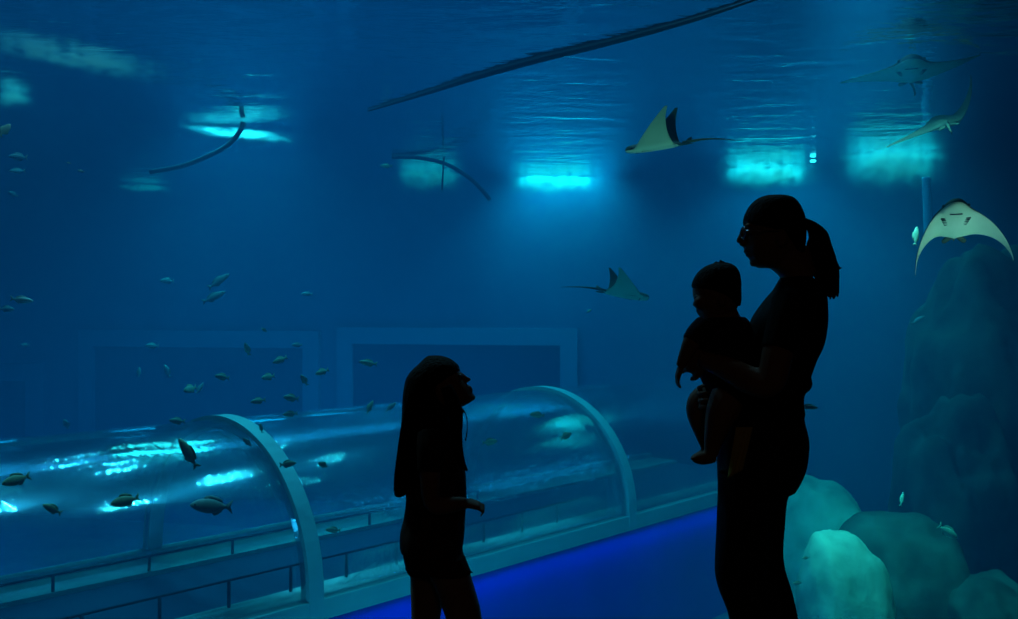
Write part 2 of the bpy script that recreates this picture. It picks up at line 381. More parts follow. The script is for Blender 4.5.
class Fig:
    """lays out a figure from profile measurements: (x, y) in photo pixels at the figure's own distance, lat = metres across"""
    def __init__(s, Y): s.Y = Y; s.k = Y/F
    def W(s, px, py, lat=0.):
        if py > 640: py = 640+(py-640)*(309.5+H*F/(s.Y+lat)-640)/(309.5+H*F/s.Y-640)   # both feet on the same floor
        return P(px, py, s.Y+lat)
    def rows(s, bm, rows, lat=0., grow=0., e=2.3, sub=3):
        rr = spline(rows, sub); out = []
        for r in rr:
            l = r[4] if len(r) > 4 else lat
            a, b = s.W(r[1], r[0], l), s.W(r[2], r[0], l); c = (a+b)/2
            hx = abs(b.x-a.x)/2; hx = math.sqrt(max((.35*hx)**2, hx*hx-(.92*c.x*r[3]/s.Y)**2))   # its near half looms outward
            out.append((c, Vector((max(.004, hx+grow), 0, 0)), Vector((0, max(.004, r[3]+grow), 0))))
        loft(bm, out, e=e)
    def limb(s, bm, pts, grow=0., sub=5, flat=1.):
        """pts: (px, py, lat, radius m)"""
        pp = spline(pts, sub)
        tube(bm, [s.W(p[0], p[1], p[2]) for p in pp], [max(.003, p[3]+grow) for p in pp], 12)
    def ball(s, bm, px, py, lat, rx, ry, rz):
        M = Matrix.Translation(s.W(px, py, lat)) @ Matrix.Diagonal((rx, ry, rz, 1))
        bmesh.ops.create_uvsphere(bm, u_segments=14, v_segments=9, radius=1, matrix=M)

def fuse(name, bm, m, parent, voxel=.006, smooth=4, strength=.5, col=None):
    """one continuous surface out of the overlapping lofts"""
    bmesh.ops.recalc_face_normals(bm, faces=bm.faces)
    me = bpy.data.meshes.new(name); bm.to_mesh(me); bm.free()
    t = bpy.data.objects.new('tmp', me); C.objects.link(t)
    r = t.modifiers.new('r', 'REMESH'); r.mode = 'VOXEL'; r.voxel_size = voxel; r.use_smooth_shade = True
    sm = t.modifiers.new('s', 'SMOOTH'); sm.iterations = smooth; sm.factor = strength
    dg = bpy.context.evaluated_depsgraph_get(); dg.update()
    out = bpy.data.meshes.new_from_object(t.evaluated_get(dg)); out.name = name
    bpy.data.objects.remove(t); bpy.data.meshes.remove(me)
    o = link(name, out, m, parent); return o

def hand(bm, wrist, d, up, L, curl, side=1, spread=.12, thumb=True, curls=None):
    """palm, four fingers and a thumb; d = pointing direction, up = back of the hand, curl = bend per joint"""
    d = d.normalized(); up = (up-d*up.dot(d)).normalized(); s_ = d.cross(up)*side
    pl = L*.50; pw = L*.23; pt = L*.085
    loft(bm, [(wrist, s_*pw*.62, up*pt*1.1), (wrist+d*pl*.35, s_*pw*.9, up*pt*1.2), (wrist+d*pl*.8, s_*pw, up*pt*1.1), (wrist+d*pl, s_*pw*.9, up*pt*.8)], n=14)
    for i, (o, ln) in enumerate(zip((-.74, -.25, .25, .72), (.40, .46, .50, .45))):
        b = wrist+d*pl*.93+s_*pw*o; a = spread*o; dd = (d+s_*a).normalized(); c = curls[i] if curls else curl
        pts = [b-dd*.01]; ang_ = c*.6; p = b; rr = [L*.050]
        for q in (.45, .32, .23):
            v = dd*math.cos(ang_)-up*math.sin(ang_); p = p+v*ln*L*q; pts.append(p); ang_ += c; rr.append(L*(.050-.006*len(rr)))
        tube(bm, pts, rr, 8)
    if thumb:
        b = wrist+d*pl*.28+s_*pw*.75; v = (d*.75+s_*.7-up*.25).normalized(); v2 = (d*.95+s_*.2-up*.45).normalized()
        tube(bm, [b-v*.012, b+v*L*.17, b+v*L*.17+v2*L*.15, b+v*L*.17+v2*L*.25], [L*.075, L*.062, L*.054, L*.038], 8)

M_skin = mat('skin', (.30, .14, .09), .6, .2, noise_scale=30, col2=(.34, .16, .10))
M_hair = mat('dark_hair', (.010, .006, .004), .7, .12, bump=.6, bump_scale=30, stretch=(3, 6, .5))
M_top = mat('black_cotton', (.012, .012, .014), .9, .1, bump=.25, bump_scale=14)
M_trou = mat('dark_trousers', (.020, .020, .024), .85, .1, bump=.3, bump_scale=9)
M_floral = mat('dark_floral_print', (.02, .014, .013), .9, .1, noise_scale=26, col2=(.06, .035, .03), bump=.2, bump_scale=16)
M_short = mat('dark_red_shorts', (.05, .014, .012), .9, .1, bump=.25, bump_scale=14)
M_navy = mat('navy_baby_suit', (.016, .016, .03), .9, .1, noise_scale=40, col2=(.024, .024, .045), bump=.25, bump_scale=18)
M_shoe = mat('dark_shoe', (.02, .018, .018), .7, .2)
M_eye = mat('eye', (.12, .12, .12), .2, .5)
M_spec = mat('spectacle_frame', (.25, .28, .30), .25, .5, metal=.8)
M_cloth = mat('ochre_cloth', (.55, .38, .08), .9, .1, bump=.5, bump_scale=20)

def offset(o, base):
    """origin of a part at its thing's base"""
    me = o.data; me.transform(Matrix.Translation(-base)); return o

# ---- the woman ----
w_ = Fig(2.94)
base = w_.W(765, 745); base.z = 0
wom = empty('person', base, 'woman with ponytail and glasses in profile, holding a baby against her chest', 'person')
torso = [(276,781,811,.055),(283,777,818,.075),(290,773,821.5,.125),(297,767,824.5,.165),(306,760,825,.178),(318,752,825.5,.178),(330,748,824.7,.172),(345,745,822,.160),(360,745,815,.148),(375,744,809.5,.140),(390,741,803,.140),(400,737,801.5,.148),(420,727,803,.160)]
hips = [(405,733,801,.150),(420,726,803,.160),(432,721.5,806,.170),(442,719,807.3,.177),(455,717.3,806.3,.180),(466,717.2,804,.178),(478,717.5,799,.172),(488,718,793,.160)]
legn = [(472,718,797,.095,-.085),(485,717.8,790,.094,-.088),(500,717.6,778,.092,-.09),(530,716.5,770,.085,-.09),(560,715,767,.077,-.09),(575,715,766,.072,-.09),(590,718.5,766,.069,-.09),(605,724.5,768,.067,-.09),(620,729.3,771,.066,-.09),(660,737,777,.062,-.09),(700,742,778,.056,-.09),(732,744,780,.054,-.09)]
legf = [(472,722,801,.095,.085),(483,724,797,.094,.087),(492,725,789.5,.092,.09),(500,726,786.5,.09,.09),(515,728,785,.088,.09),(550,733,782.8,.077,.09),(570,738,785.5,.072,.09),(591,744,792,.069,.09),(614,750,797.3,.066,.09),(660,760,806,.062,.09),(700,766,810,.056,.09),(732,768,812,.054,.09)]
head = [(199,766,786,.028),(203,757,794,.050),(210,750,799,.064),(219,745.5,802,.072),(226,744.2,803,.074),(232,745.6,803,.075),(240,745.2,802,.073),(247,744.6,799,.069),(251,745.6,796,.065),(256,748,792,.059),(261,750.6,788,.052),(265,753,783,.042),(268,758,778,.028)]
bm = bmesh.new()
w_.rows(bm, head)
w_.rows(bm, [(246,770,808,.052),(258,768,812,.052),(266,768.5,814,.052),(272,775,816,.053),(278,780.5,812,.056),(286,779,818,.07)])
w_.rows(bm, torso, grow=-.008); w_.rows(bm, hips, grow=-.009); w_.rows(bm, legn, grow=-.009); w_.rows(bm, legf, grow=-.009)
# nose, brow, lips, chin, ears
w_.limb(bm, [(746,226,0,.007),(742.5,234,0,.009),(739.6,241,0,.011),(738.9,243,0,.0085)])
w_.ball(bm, 742.5, 244.5, -.012, .010, .008, .007); w_.ball(bm, 742.5, 244.5, .012, .010, .008, .007)
w_.ball(bm, 746.8, 251, 0, .011, .020, .006); w_.ball(bm, 748.6, 255.5, 0, .010, .018, .006); w_.ball(bm, 753.5, 263, 0, .012, .016, .012)
w_.ball(bm, 747.5, 225.5, -.033, .008, .020, .006); w_.ball(bm, 747.5, 225.5, .033, .008, .020, .006)
for sg in (-1, 1): w_.ball(bm, 782, 238, sg*.078, .016, .010, .028)
# feet inside the shoes
for x, l in ((758, -.09), (786, .09)):
    w_.limb(bm, [(x+4, 728, l, .040), (x, 737, l, .032), (x-30, 739, l, .030), (x-58, 740.5, l, .020)])
# arms: the near forearm crosses the baby, the far one carries it
def w_arm(bm, g=0, sl=False):
    a = [(793,303,-.150,.056),(788,318,-.182,.050),(778,352,-.212,.044),(770,382,-.212,.041)]
    if sl: w_.limb(bm, a[:3], grow=g)
    else: w_.limb(bm, a+[(752,381,-.188,.041),(728,369,-.158,.035),(708,361,-.128,.026),(704,359.5,-.118,.025)], grow=g)
    b = [(795,303,.150,.056),(792,318,.182,.050),(784,355,.205,.044),(776,392,.195,.041)]
    if sl: w_.limb(bm, b[:3], grow=g)
    else: w_.limb(bm, b+[(752,401,.165,.040),(730,402,.13,.034),(712,400,.11,.026),(708,399,.10,.025)], grow=g)
w_arm(bm)
hand(bm, w_.W(707,360,-.122), Vector((-.62, .78, -.06)), Vector((-.75, -.62, .1)), .165, .55, side=-1)
hand(bm, w_.W(710,399.5,.105), Vector((-.55, -.80, .12)), Vector((-.8, .55, -.15)), .165, .55, side=1)
o = fuse('body', bm, M_skin, wom, .0052, 3); offset(o, base)
bm = bmesh.new(); w_.rows(bm, torso); w_arm(bm, .006, True)
w_.rows(bm, [(378,742,809.5,.143),(383,741,810,.146),(388,739.5,807.5,.147),(392,738,802.5,.147),(402,734,801.5,.152),(412,731,803,.156)], grow=.002)
o = fuse('top', bm, M_top, wom, .006, 3); offset(o, base)
bm = bmesh.new(); w_.rows(bm, hips); w_.rows(bm, legn); w_.rows(bm, legf)
o = fuse('trousers', bm, M_trou, wom, .006, 3); offset(o, base)
bm = bmesh.new()
w_.rows(bm, [(195.3,766,786,.026),(198,758,793.5,.05),(204,750.5,799,.068),(212,745.6,803,.078),(219,743.2,805,.082),(225,743.6,806,.083),(230,752,806,.083),(237,770,805.5,.082),(245,782,805,.076),(253,790,804,.06)])
o = fuse('hair', bm, M_hair, wom, .005, 3); offset(o, base)
bm = bmesh.new()
w_.limb(bm, [(799,222,0,.018),(806,223,0,.014),(812,227,0,.019),(818,236,0,.0305),(819,247,0,.039),(821,260,0,.045),(826,272,0,.039),(828.5,284,0,.033),(831.5,292,0,.023),(832.5,296.5,0,.008)])
random.seed(3)
for i in range(16):
    l = random.uniform(-.03, .03); dx = random.uniform(-5, 5)
    w_.limb(bm, [(822+dx*.5,236,l*.6,.004),(830+dx,262,l,.005),(832+dx*1.2,282,l,.005),(831+dx*1.4,297+random.uniform(-2,3),l,.003)])
w_.limb(bm, [(826,240,-.01,.002),(834,256,-.01,.002),(839,267,-.01,.0018),(843,267.5,-.01,.0012)])
o = fuse('ponytail', bm, M_hair, wom, .0035, 2); offset(o, base)
bm = bmesh.new()
for sg in (-1, 1):
    cpt = w_.W(742.2, 232.5, sg*.033)
    tube(bm, [cpt+Vector((abs(math.sin(a))*.004, math.cos(a)*.026, math.sin(a)*.018)) for a in [2*math.pi*k/24 for k in range(25)]], .0016, 6)
    tube(bm, [cpt+Vector((.002, sg*.026, .006)), w_.W(752, 231, sg*.072), w_.W(783, 231, sg*.082)], .0016, 6)
tube(bm, [w_.W(742, 231, -.008), w_.W(741, 230, 0), w_.W(742, 231, .008)], .0016, 6)
o = link('glasses', bm, M_spec, wom); offset(o, base)
for sg in (-1, 1):
    bm = bmesh.new(); w_.ball(bm, 748.3, 233, sg*.032, .011, .012, .011); o = link('eye', bm, M_eye, wom); offset(o, base)
for x, l in ((758, -.09), (786, .09)):
    bm = bmesh.new()
    w_.limb(bm, [(x+9, 736, l, .038), (x, 737.5, l, .040), (x-25, 738, l, .040), (x-50, 739.5, l, .036), (x-66, 741, l, .024)])
    bmesh.ops.bisect_plane(bm, geom=bm.verts[:]+bm.edges[:]+bm.faces[:], plane_co=(0, 0, .002), plane_no=(0, 0, -1), clear_outer=True)
    bmesh.ops.holes_fill(bm, edges=bm.edges)
    o = link('shoe', bm, M_shoe, wom); offset(o, base)

# ochre cloth hanging at her hip
bm = bmesh.new(); n1, n2 = 14, 10; g = []
for side in (0, 1):
    gg = []
    for i in range(n1+1):
        t = i/n1; row = []
        for j in range(n2+1):
            s_ = j/n2
            x = (736+(753-736)*s_)*(1-t)+(727+(743-727)*s_)*t; y = 427+t*(52-(9*s_))
            wv = .006*math.sin(s_*11+t*2)*(.3+t)
            row.append(bm.verts.new(w_.W(x, y, -.212-.008*t+wv+side*.005)))
        gg.append(row)
    g.append(gg)
for side in (0, 1):
    for i in range(n1):
        for j in range(n2):
            q = (g[side][i][j], g[side][i+1][j], g[side][i+1][j+1], g[side][i][j+1]); bm.faces.new(q if side else q[::-1])
for i in range(n1):
    for j in (0, n2): bm.faces.new((g[0][i][j], g[0][i+1][j], g[1][i+1][j], g[1][i][j]))
for j in range(n2):
    for i in (0, n1): bm.faces.new((g[0][i][j], g[0][i][j+1], g[1][i][j+1], g[1][i][j]))
tag(link('cloth', bm, M_cloth), "ochre cloth hanging at the woman's hip beside the baby's foot", 'cloth')

# ---- the baby ----
b_ = Fig(2.94)
base = b_.W(730, 400)
baby = empty('person', base, "baby facing left, carried on the woman's forearm", 'baby')
bm = bmesh.new()
bh = [(265.5,713,730,.020),(269,705,735,.037),(276,697.5,738,.054),(285,693.3,739.5,.062),(294,692.6,739.5,.064),(301,694.4,739,.062),(307,695.6,737.5,.058),(312,697.5,733,.050),(316,700.5,728,.040),(319,704,723,.026)]
b_.rows(bm, bh)
b_.rows(bm, [(308,710,736,.036),(318,705,741,.042),(326,700,746,.06)])
bt = [(317,704,745,.055),(322,697,749.5,.075),(330,691.5,752,.083),(340,689.5,753,.086),(352,690.5,753,.086),(365,694,751,.088),(378,700,750,.092),(390,706,748,.090),(398,713,744,.075)]
b_.rows(bm, bt, grow=-.005)
b_.limb(bm, [(697.5,298,0,.007),(695.4,304,0,.008),(694.6,306.5,0,.007)])
b_.ball(bm, 698.6, 311, 0, .008, .013, .005); b_.ball(bm, 700, 314, 0, .007, .011, .004); b_.ball(bm, 702.5, 317, 0, .008, .010, .006)
for sg in (-1, 1):
    b_.ball(bm, 722, 300, sg*.065, .012, .008, .018); b_.ball(bm, 700, 303, sg*.035, .020, .022, .020)
def b_arm(bm, g=0, sl=False):
    a = [(706,326,-.075,.032),(698,334,-.092,.031),(691.5,343,-.100,.027)]
    b_.limb(bm, a if sl else a+[(686.5,353,-.098,.021),(682,363,-.090,.016),(681,366,-.088,.015)], grow=g)
    a = [(710,326,.075,.032),(706,338,.092,.030),(704,348,.095,.026)]
    b_.limb(bm, a if sl else a+[(703,356,.075,.020),(701,363,.05,.016)], grow=g)
b_arm(bm)
hand(bm, b_.W(681,366,-.088), Vector((-.30, .05, -1)), Vector((-1, -.15, .25)), .078, .50, side=1)
hand(bm, b_.W(701,363,.05), Vector((-.2, -.8, -.4)), Vector((-1, .2, .25)), .075, .5, side=-1)
b_.limb(bm, [(734,386,-.050,.052),(727,400,-.066,.052),(721,414,-.074,.046),(716.5,428,-.072,.036),(713.5,440,-.066,.028),(712,449,-.062,.023),(711,454,-.060,.022)])
b_.limb(bm, [(714,455,-.060,.021),(708,457.5,-.062,.020),(700,458.5,-.064,.018),(693.5,458.8,-.066,.011)])
b_.limb(bm, [(730,388,.050,.050),(714,394,.062,.046),(700.5,402,.064,.040),(698.5,414,.060,.036),(703,430,.052,.030),(707,443,.046,.024),(708.5,449,.044,.022)])
b_.limb(bm, [(709,453,.044,.020),(703,456,.042,.019),(697,458,.04,.016),(692,458.6,.04,.010)])
for k in range(5):
    b_.ball(bm, 692.3+abs(k-1)*.6, 458.6, -.083+k*.0085, .0065-.0006*k, .0048, .0055); b_.ball(bm, 692+abs(k-1)*.6, 458.2, .057-k*.0085, .0065-.0006*k, .0048, .0055)
o = fuse('body', bm, M_skin, baby, .004, 3); offset(o, base)
bm = bmesh.new(); b_.rows(bm, bt); b_arm(bm, .004, True)
b_.limb(bm, [(734,386,-.050,.056),(728,398,-.064,.055)]); b_.limb(bm, [(730,388,.050,.054),(718,393,.060,.050)])
o = fuse('romper', bm, M_navy, baby, .0045, 3); offset(o, base)
bm = bmesh.new()
b_.rows(bm, [(263.3,713,730,.022),(266.5,704.5,735.5,.042),(273,697,739.5,.058),(282,692.2,741,.067),(288,692.4,741,.069),(293,705,741,.070),(299,722,741,.069),(306,731,740,.060)])
for x, y in ((721, 259.8), (724, 261), (728, 262.5), (717, 261.2), (733, 265)): b_.limb(bm, [(x+1, 267, 0, .006), (x, y+1.5, 0, .004), (x-1.5, y, .004, .0015)])
o = fuse('hair', bm, M_hair, baby, .0036, 2); offset(o, base)
for sg in (-1, 1):
    bm = bmesh.new(); b_.ball(bm, 697.6, 297.5, sg*.026, .009, .010, .009); o = link('eye', bm, M_eye, baby); offset(o, base)

# ---- the girl ----
g_ = Fig(3.10)
base = g_.W(445, 723); base.z = 0
girl = empty('person', base, 'girl with long loose hair in profile, tilting her head up to look into the tank', 'person')
th = math.radians(29); O = (440, 388)
def HG(v, f): return (O[0]+f*math.cos(th)-v*math.sin(th), O[1]-f*math.sin(th)-v*math.cos(th))
bm = bmesh.new(); rr = []
for v, b0, f0, hw in spline([(28,-8,10,.02),(25,-17,17,.042),(19,-24,22.5,.06),(10,-27,25,.068),(3,-27,25.2,.07),(-4,-26,24.6,.068),(-11,-23,25.6,.064),(-16,-17,25.8,.058),(-20,-9,25.2,.050),(-24,1,25.2,.040),(-27,10,23,.024)], 3):
    a = g_.W(*HG(v, b0)); c = g_.W(*HG(v, f0)); rr.append(((a+c)/2, (c-a)/2, Vector((0, hw, 0))))
loft(bm, rr)
def hp(v, f, lat, r): x, y = HG(v, f); return (x, y, lat, r)
g_.limb(bm, [hp(3, 25, 0, .006), hp(-3, 27, 0, .007), hp(-7, 29, 0, .008), hp(-8.3, 29.3, 0, .006)])
for v, f, l, a, b, c in ((-13.5, 26.2, 0, .008, .014, .005), (-17, 25.8, 0, .008, .013, .005), (-24, 24, 0, .010, .012, .010), (-1, -2, -.070, .012, .008, .020), (-1, -2, .070, .012, .008, .020)):
    x, y = HG(v, f); g_.ball(bm, x, y, l, a, b, c)
g_.rows(bm, [(398,418,452,.04),(410,416,450,.038),(420,414,448,.042),(430,411,452,.07)])
gt = [(422,417,446,.055),(428,412,451,.085),(436,408,457,.112),(446,407,461,.120),(460,406.5,464,.116),(475,406,466,.112),(490,405.5,466.6,.108),(502,405.8,466.6,.106),(518,403.7,465.3,.112),(532,400.2,464.8,.122),(544,399.8,463.4,.127),(551,401.5,462.6,.126)]
gs = [(530,403,462,.116),(545,402,462.5,.122),(556,403.6,464,.122),(565,405.6,467.5,.118)]
gsn = [(556,416,465,.070,-.055),(566,422,468.6,.072,-.055),(573,426,471.6,.073,-.056)]
gsf = [(556,404,452,.070,.055),(566,405.4,453,.072,.055),(573,407.6,454,.073,.056)]
gln = [(556,418,463,.066,-.055),(573,428,470,.066,-.055),(585,434,473.8,.063,-.055),(600,439.5,478.2,.060,-.055),(610,443,480.6,.058,-.055),(620,446.8,482.2,.056,-.055),(640,453,486,.050,-.055),(670,462,492,.047,-.055),(700,470,494,.036,-.055),(716,472,495,.034,-.055)]
glf = [(556,406,452,.066,.055),(573,409.8,452,.066,.055),(590,410.5,446.5,.060,.055),(610,411.2,441.8,.056,.055),(620,411.6,440,.055,.055),(650,412,436,.047,.055),(680,411,434,.044,.055),(705,411,430,.035,.055),(716,410,431,.034,.055)]
g_.rows(bm, gt, grow=-.008); g_.rows(bm, gs, grow=-.008); g_.rows(bm, gln); g_.rows(bm, glf)
for x, l in ((482, -.055), (419, .055)): g_.limb(bm, [(x-2, 710, l, .030), (x+2, 717, l, .026), (x+20, 718.5, l, .024), (x+36, 720, l, .016)])
def g_arm(bm, g=0, sl=False):
    a = [(433,436,-.105,.044),(431,450,-.130,.038),(430,472,-.142,.033)]
    g_.limb(bm, a if sl else a+[(431,497,-.142,.028),(437,506,-.138,.027),(452,504.5,-.128,.025),(462,503.5,-.118,.020),(466,503.5,-.116,.019)], grow=g)
    a = [(433,436,.105,.044),(431,450,.130,.038),(430,472,.142,.033)]
    g_.limb(bm, a if sl else a+[(429,498,.142,.028),(430,515,.140,.025),(434,535,.138,.020)], grow=g)
g_arm(bm)
hand(bm, g_.W(464, 503.2, -.116), Vector((1, .12, -.16)), Vector((.1, -.45, 1)), .098, .80, side=-1, curls=(1.0, .95, .85, .75))
hand(bm, g_.W(434, 535, .138), Vector((.25, 0, -1)), Vector((0, 1, 0)), .105, .4)
o = fuse('body', bm, M_skin, girl, .0045, 3); offset(o, base)
bm = bmesh.new(); g_.rows(bm, gt); g_arm(bm, .007, True)
o = fuse('blouse', bm, M_floral, girl, .005, 3); offset(o, base)
bm = bmesh.new(); g_.rows(bm, gs); g_.rows(bm, gsn); g_.rows(bm, gsf)
g_.limb(bm, [(468,571,-.09,.004),(472,572.6,-.09,.004),(473,574,-.09,.002)]); g_.limb(bm, [(410,568,.05,.004),(406.5,569,.05,.004),(405,570,.05,.002)])
o = fuse('shorts', bm, M_short, girl, .005, 3); offset(o, base)
bm = bmesh.new()
g_.rows(bm, [(355.6,428,441,.022),(358.5,424,450,.044),(364,418.5,457,.064),(371,411,459.5,.075),(378,406.2,455,.080),(386,404,449,.082),(396,402.6,446.5,.085),(408,402,451,.088),(420,401.4,454,.094),(432,400,453,.102),(446,398,448,.106),(462,396,436,.104),(476,394.3,414,.096),(487,394,410,.080),(494,394.8,407,.062)])
def lock(pts): g_.limb(bm, pts)
for l in (-.078, .078):
    lock([(446,386,l,.018),(452,400,l*1.05,.022),(456,416,l*1.1,.022),(456.5,434,l*1.2,.018),(458.5,450,l*1.2,.015),(462,463,l*1.15,.011),(467.5,471,l*1.1,.004)])
lock([(455,410,-.08,.012),(459,432,-.09,.010),(460,452,-.09,.008),(463,470,-.09,.003)])
lock([(458,404,-.07,.0022),(464,411,-.075,.0022),(467,420,-.08,.0022),(467,432,-.08,.0022),(465.3,441,-.08,.0018)])
lock([(452,362,.02,.0022),(457.5,365,.02,.0022),(459.6,372,.02,.0018),(459,376,.02,.0015)])
random.seed(5)
for i in range(26):
    l = random.uniform(-.10, .10); dx = random.uniform(0, 9)
    lock([(411+dx*.6,384,l*.6,.003),(402.5+dx,425,l,.005),(396.5+dx,466,l,.005),(394+dx*1.2,494+random.uniform(-4,2.5),l*.8,.0022)])
o = fuse('hair', bm, M_hair, girl, .0034, 2); offset(o, base)
for sg in (-1, 1):
    bm = bmesh.new(); x, y = HG(0, 22.6); g_.ball(bm, x, y, sg*.028, .010, .011, .010); o = link('eye', bm, M_eye, girl); offset(o, base)
for x, l in ((482, -.055), (419, .055)):
    bm = bmesh.new()
    g_.limb(bm, [(x-10, 716, l, .028), (x, 717, l, .031), (x+18, 717.8, l, .031), (x+34, 718.6, l, .027), (x+44, 720, l, .017)])
    bmesh.ops.bisect_plane(bm, geom=bm.verts[:]+bm.edges[:]+bm.faces[:], plane_co=(0, 0, .002), plane_no=(0, 0, -1), clear_outer=True)
    bmesh.ops.holes_fill(bm, edges=bm.edges)
    o = link('shoe', bm, M_shoe, girl); offset(o, base)

# the hall's own dim lamp, far behind the visitors
area('hall_lamp', (0.5, -2.2, 2.95), .5, .3, 3.0, (1, .72, .5))
# ------------------------------------------------------------------ rays
def ray_mats():
    back = mat('ray_back', (.055, .085, .06), .6, .2, noise_scale=7, col2=(.08, .11, .08))
    belly = mat('ray_belly', (.55, .66, .50), .6, .2, noise_scale=6, col2=(.64, .72, .58))
    return back, belly
M_back, M_belly = ray_mats()
M_black = mat('black_eye', (.008, .008, .008), .3, .4)
M_mouth = mat('dark_mouth', (.03, .03, .03), .8, .1)
def ray(label, pos, fwd, up, span, left, right, tail_pts=None, tail_len=.55, dip=0):
    """left / right = (first, added) bend angles of each wing, radians; the ray is built about its own centre"""
    x = Vector(fwd).normalized(); z = Vector(up); z = (z-x*z.dot(x)).normalized(); y = z.cross(x)
    M = Matrix((x, y, z)).transposed().to_4x4()
    hb = span/2; NS, NC = 26, 9
    root = empty('cownose_ray', pos, label, 'ray', 'cownose rays gliding in the tank')
    def wing_pos(s, sg):                     # distance s*hb along the bent wing -> (y, z)
        a0, a1 = left if sg > 0 else right; yy = zz = 0; n = 24
        for i in range(n):
            q = (i+.5)/n*s; k = min(1, max(0, (q-.12)/.2)); k = k*k*(3-2*k)
            a = k*(a0+a1*q); yy += math.cos(a)*s*hb/n; zz += math.sin(a)*s*hb/n
        return yy*sg, zz
    bm = bmesh.new(); tops, bots = [], []
    for i in range(-NS, NS+1):
        s = abs(i)/NS; sg = 1 if i >= 0 else -1
        s = min(s, .997)
        le = .30-.43*s**1.12-.02*s**4+.075*math.exp(-(s/.17)**4)-.012*math.exp(-(s/.03)**2)
        te = -.27+.30*s**.85-.21*s**2.2+.02*math.exp(-(s/.1)**2)
        if le < te+.006: le = te+.006
        th_ = .075*math.exp(-(s/.22)**2)+.020*(1-s)**.8+.002
        yy, zz = wing_pos(s, sg); a = (left if sg > 0 else right); q = min(1, max(0, (s-.12)/.2)); an = q*q*(3-2*q)*(a[0]+a[1]*s)*sg
        nx, nz = -math.sin(an), math.cos(an)
        T, B = [], []
        for j in range(NC+1):
            u = j/NC; xx = (le+(te-le)*(.5-.5*math.cos(math.pi*u)))*span
            prof = (max(0, math.sin(math.pi*u**.75)))**.8
            for L, f in ((T, .62), (B, -.38)):
                d = f*th_*prof*span
                L.append(bm.verts.new(M @ Vector((xx, yy+nx*d, zz+nz*d))))
        tops.append(T); bots.append(B)
    for k, G in enumerate((tops, bots)):
        for A, B in zip(G, G[1:]):
            for j in range(NC):
                q = (A[j], A[j+1], B[j+1], B[j]); f = bm.faces.new(q if k == 0 else q[::-1]); f.material_index = k
    for e_ in (0, -1):
        for j in range(NC): bm.faces.new((tops[e_][j], tops[e_][j+1], bots[e_][j+1], bots[e_][j]))
    bmesh.ops.remove_doubles(bm, verts=bm.verts, dist=span*.0006)
    link('body', bm, (M_back, M_belly), root)
    S = span
    bm = bmesh.new()
    tp = tail_pts or [(-.25, 0, .012), (-.36, .01, .02), (-.50, .03, .02), (-.66, .04, .0), (-.25-tail_len, .03, -.03)]
    tp = spline(tp, 5); n = len(tp)
    tube(bm, [M @ Vector([c*S for c in p]) for p in tp], [S*(.017*(1-i/n)**1.2+.0022) for i in range(n)], 8)
    link('tail', bm, M_back, root)
    bm = bmesh.new()
    v = [bm.verts.new(M @ (Vector(p)*S)) for p in ((-.27,.006,.02),(-.35,.004,.02),(-.345,.002,.065),(-.31,.004,.05),(-.27,-.006,.02),(-.35,-.004,.02),(-.345,-.002,.065),(-.31,-.004,.05))]
    for f in ((0,1,2,3),(7,6,5,4),(0,3,7,4),(3,2,6,7),(2,1,5,6),(1,0,4,5)): bm.faces.new([v[i] for i in f])
    link('dorsal_fin', bm, M_back, root)
    for sg in (-1, 1):
        bm = bmesh.new()
        loft(bm, [(M @ (Vector((-.22,.03*sg,0))*S), M.to_3x3() @ Vector((0,.028*S,0)), M.to_3x3() @ Vector((0,0,.012*S))), (M @ (Vector((-.29,.06*sg,0))*S), M.to_3x3() @ Vector((0,.03*S,0)), M.to_3x3() @ Vector((0,0,.006*S))), (M @ (Vector((-.335,.07*sg,0))*S), M.to_3x3() @ Vector((0,.012*S,0)), M.to_3x3() @ Vector((0,0,.003*S)))], n=10)
        link('pelvic_fin', bm, M_back, root)
        bm = bmesh.new(); bmesh.ops.create_uvsphere(bm, u_segments=10, v_segments=7, radius=.013*S, matrix=Matrix.Translation(M @ (Vector((.265,.082*sg,.018))*S))); link('eye', bm, M_black, root)
    bm = bmesh.new(); loft(bm, [(M @ (Vector((.235,yq,-.034))*S), M.to_3x3() @ Vector((.008*S*h_,0,0)), M.to_3x3() @ Vector((0,0,.006*S))) for yq, h_ in ((-.042,.3),(-.02,1),(.02,1),(.042,.3))], n=8); link('mouth', bm, M_mouth, root)
    for sg in (-1, 1):
        bm = bmesh.new()
        for k in range(5):
            p = Vector((.15-.028*k, (.085-.006*k)*sg, -.028+.001*k))*S; box(bm, (-.003*S, -.016*S, -.004*S), (.003*S, .016*S, .004*S), Matrix.Translation(M @ p) @ M)
        link('gill_slits', bm, M_mouth, root, smooth=False)
    return root

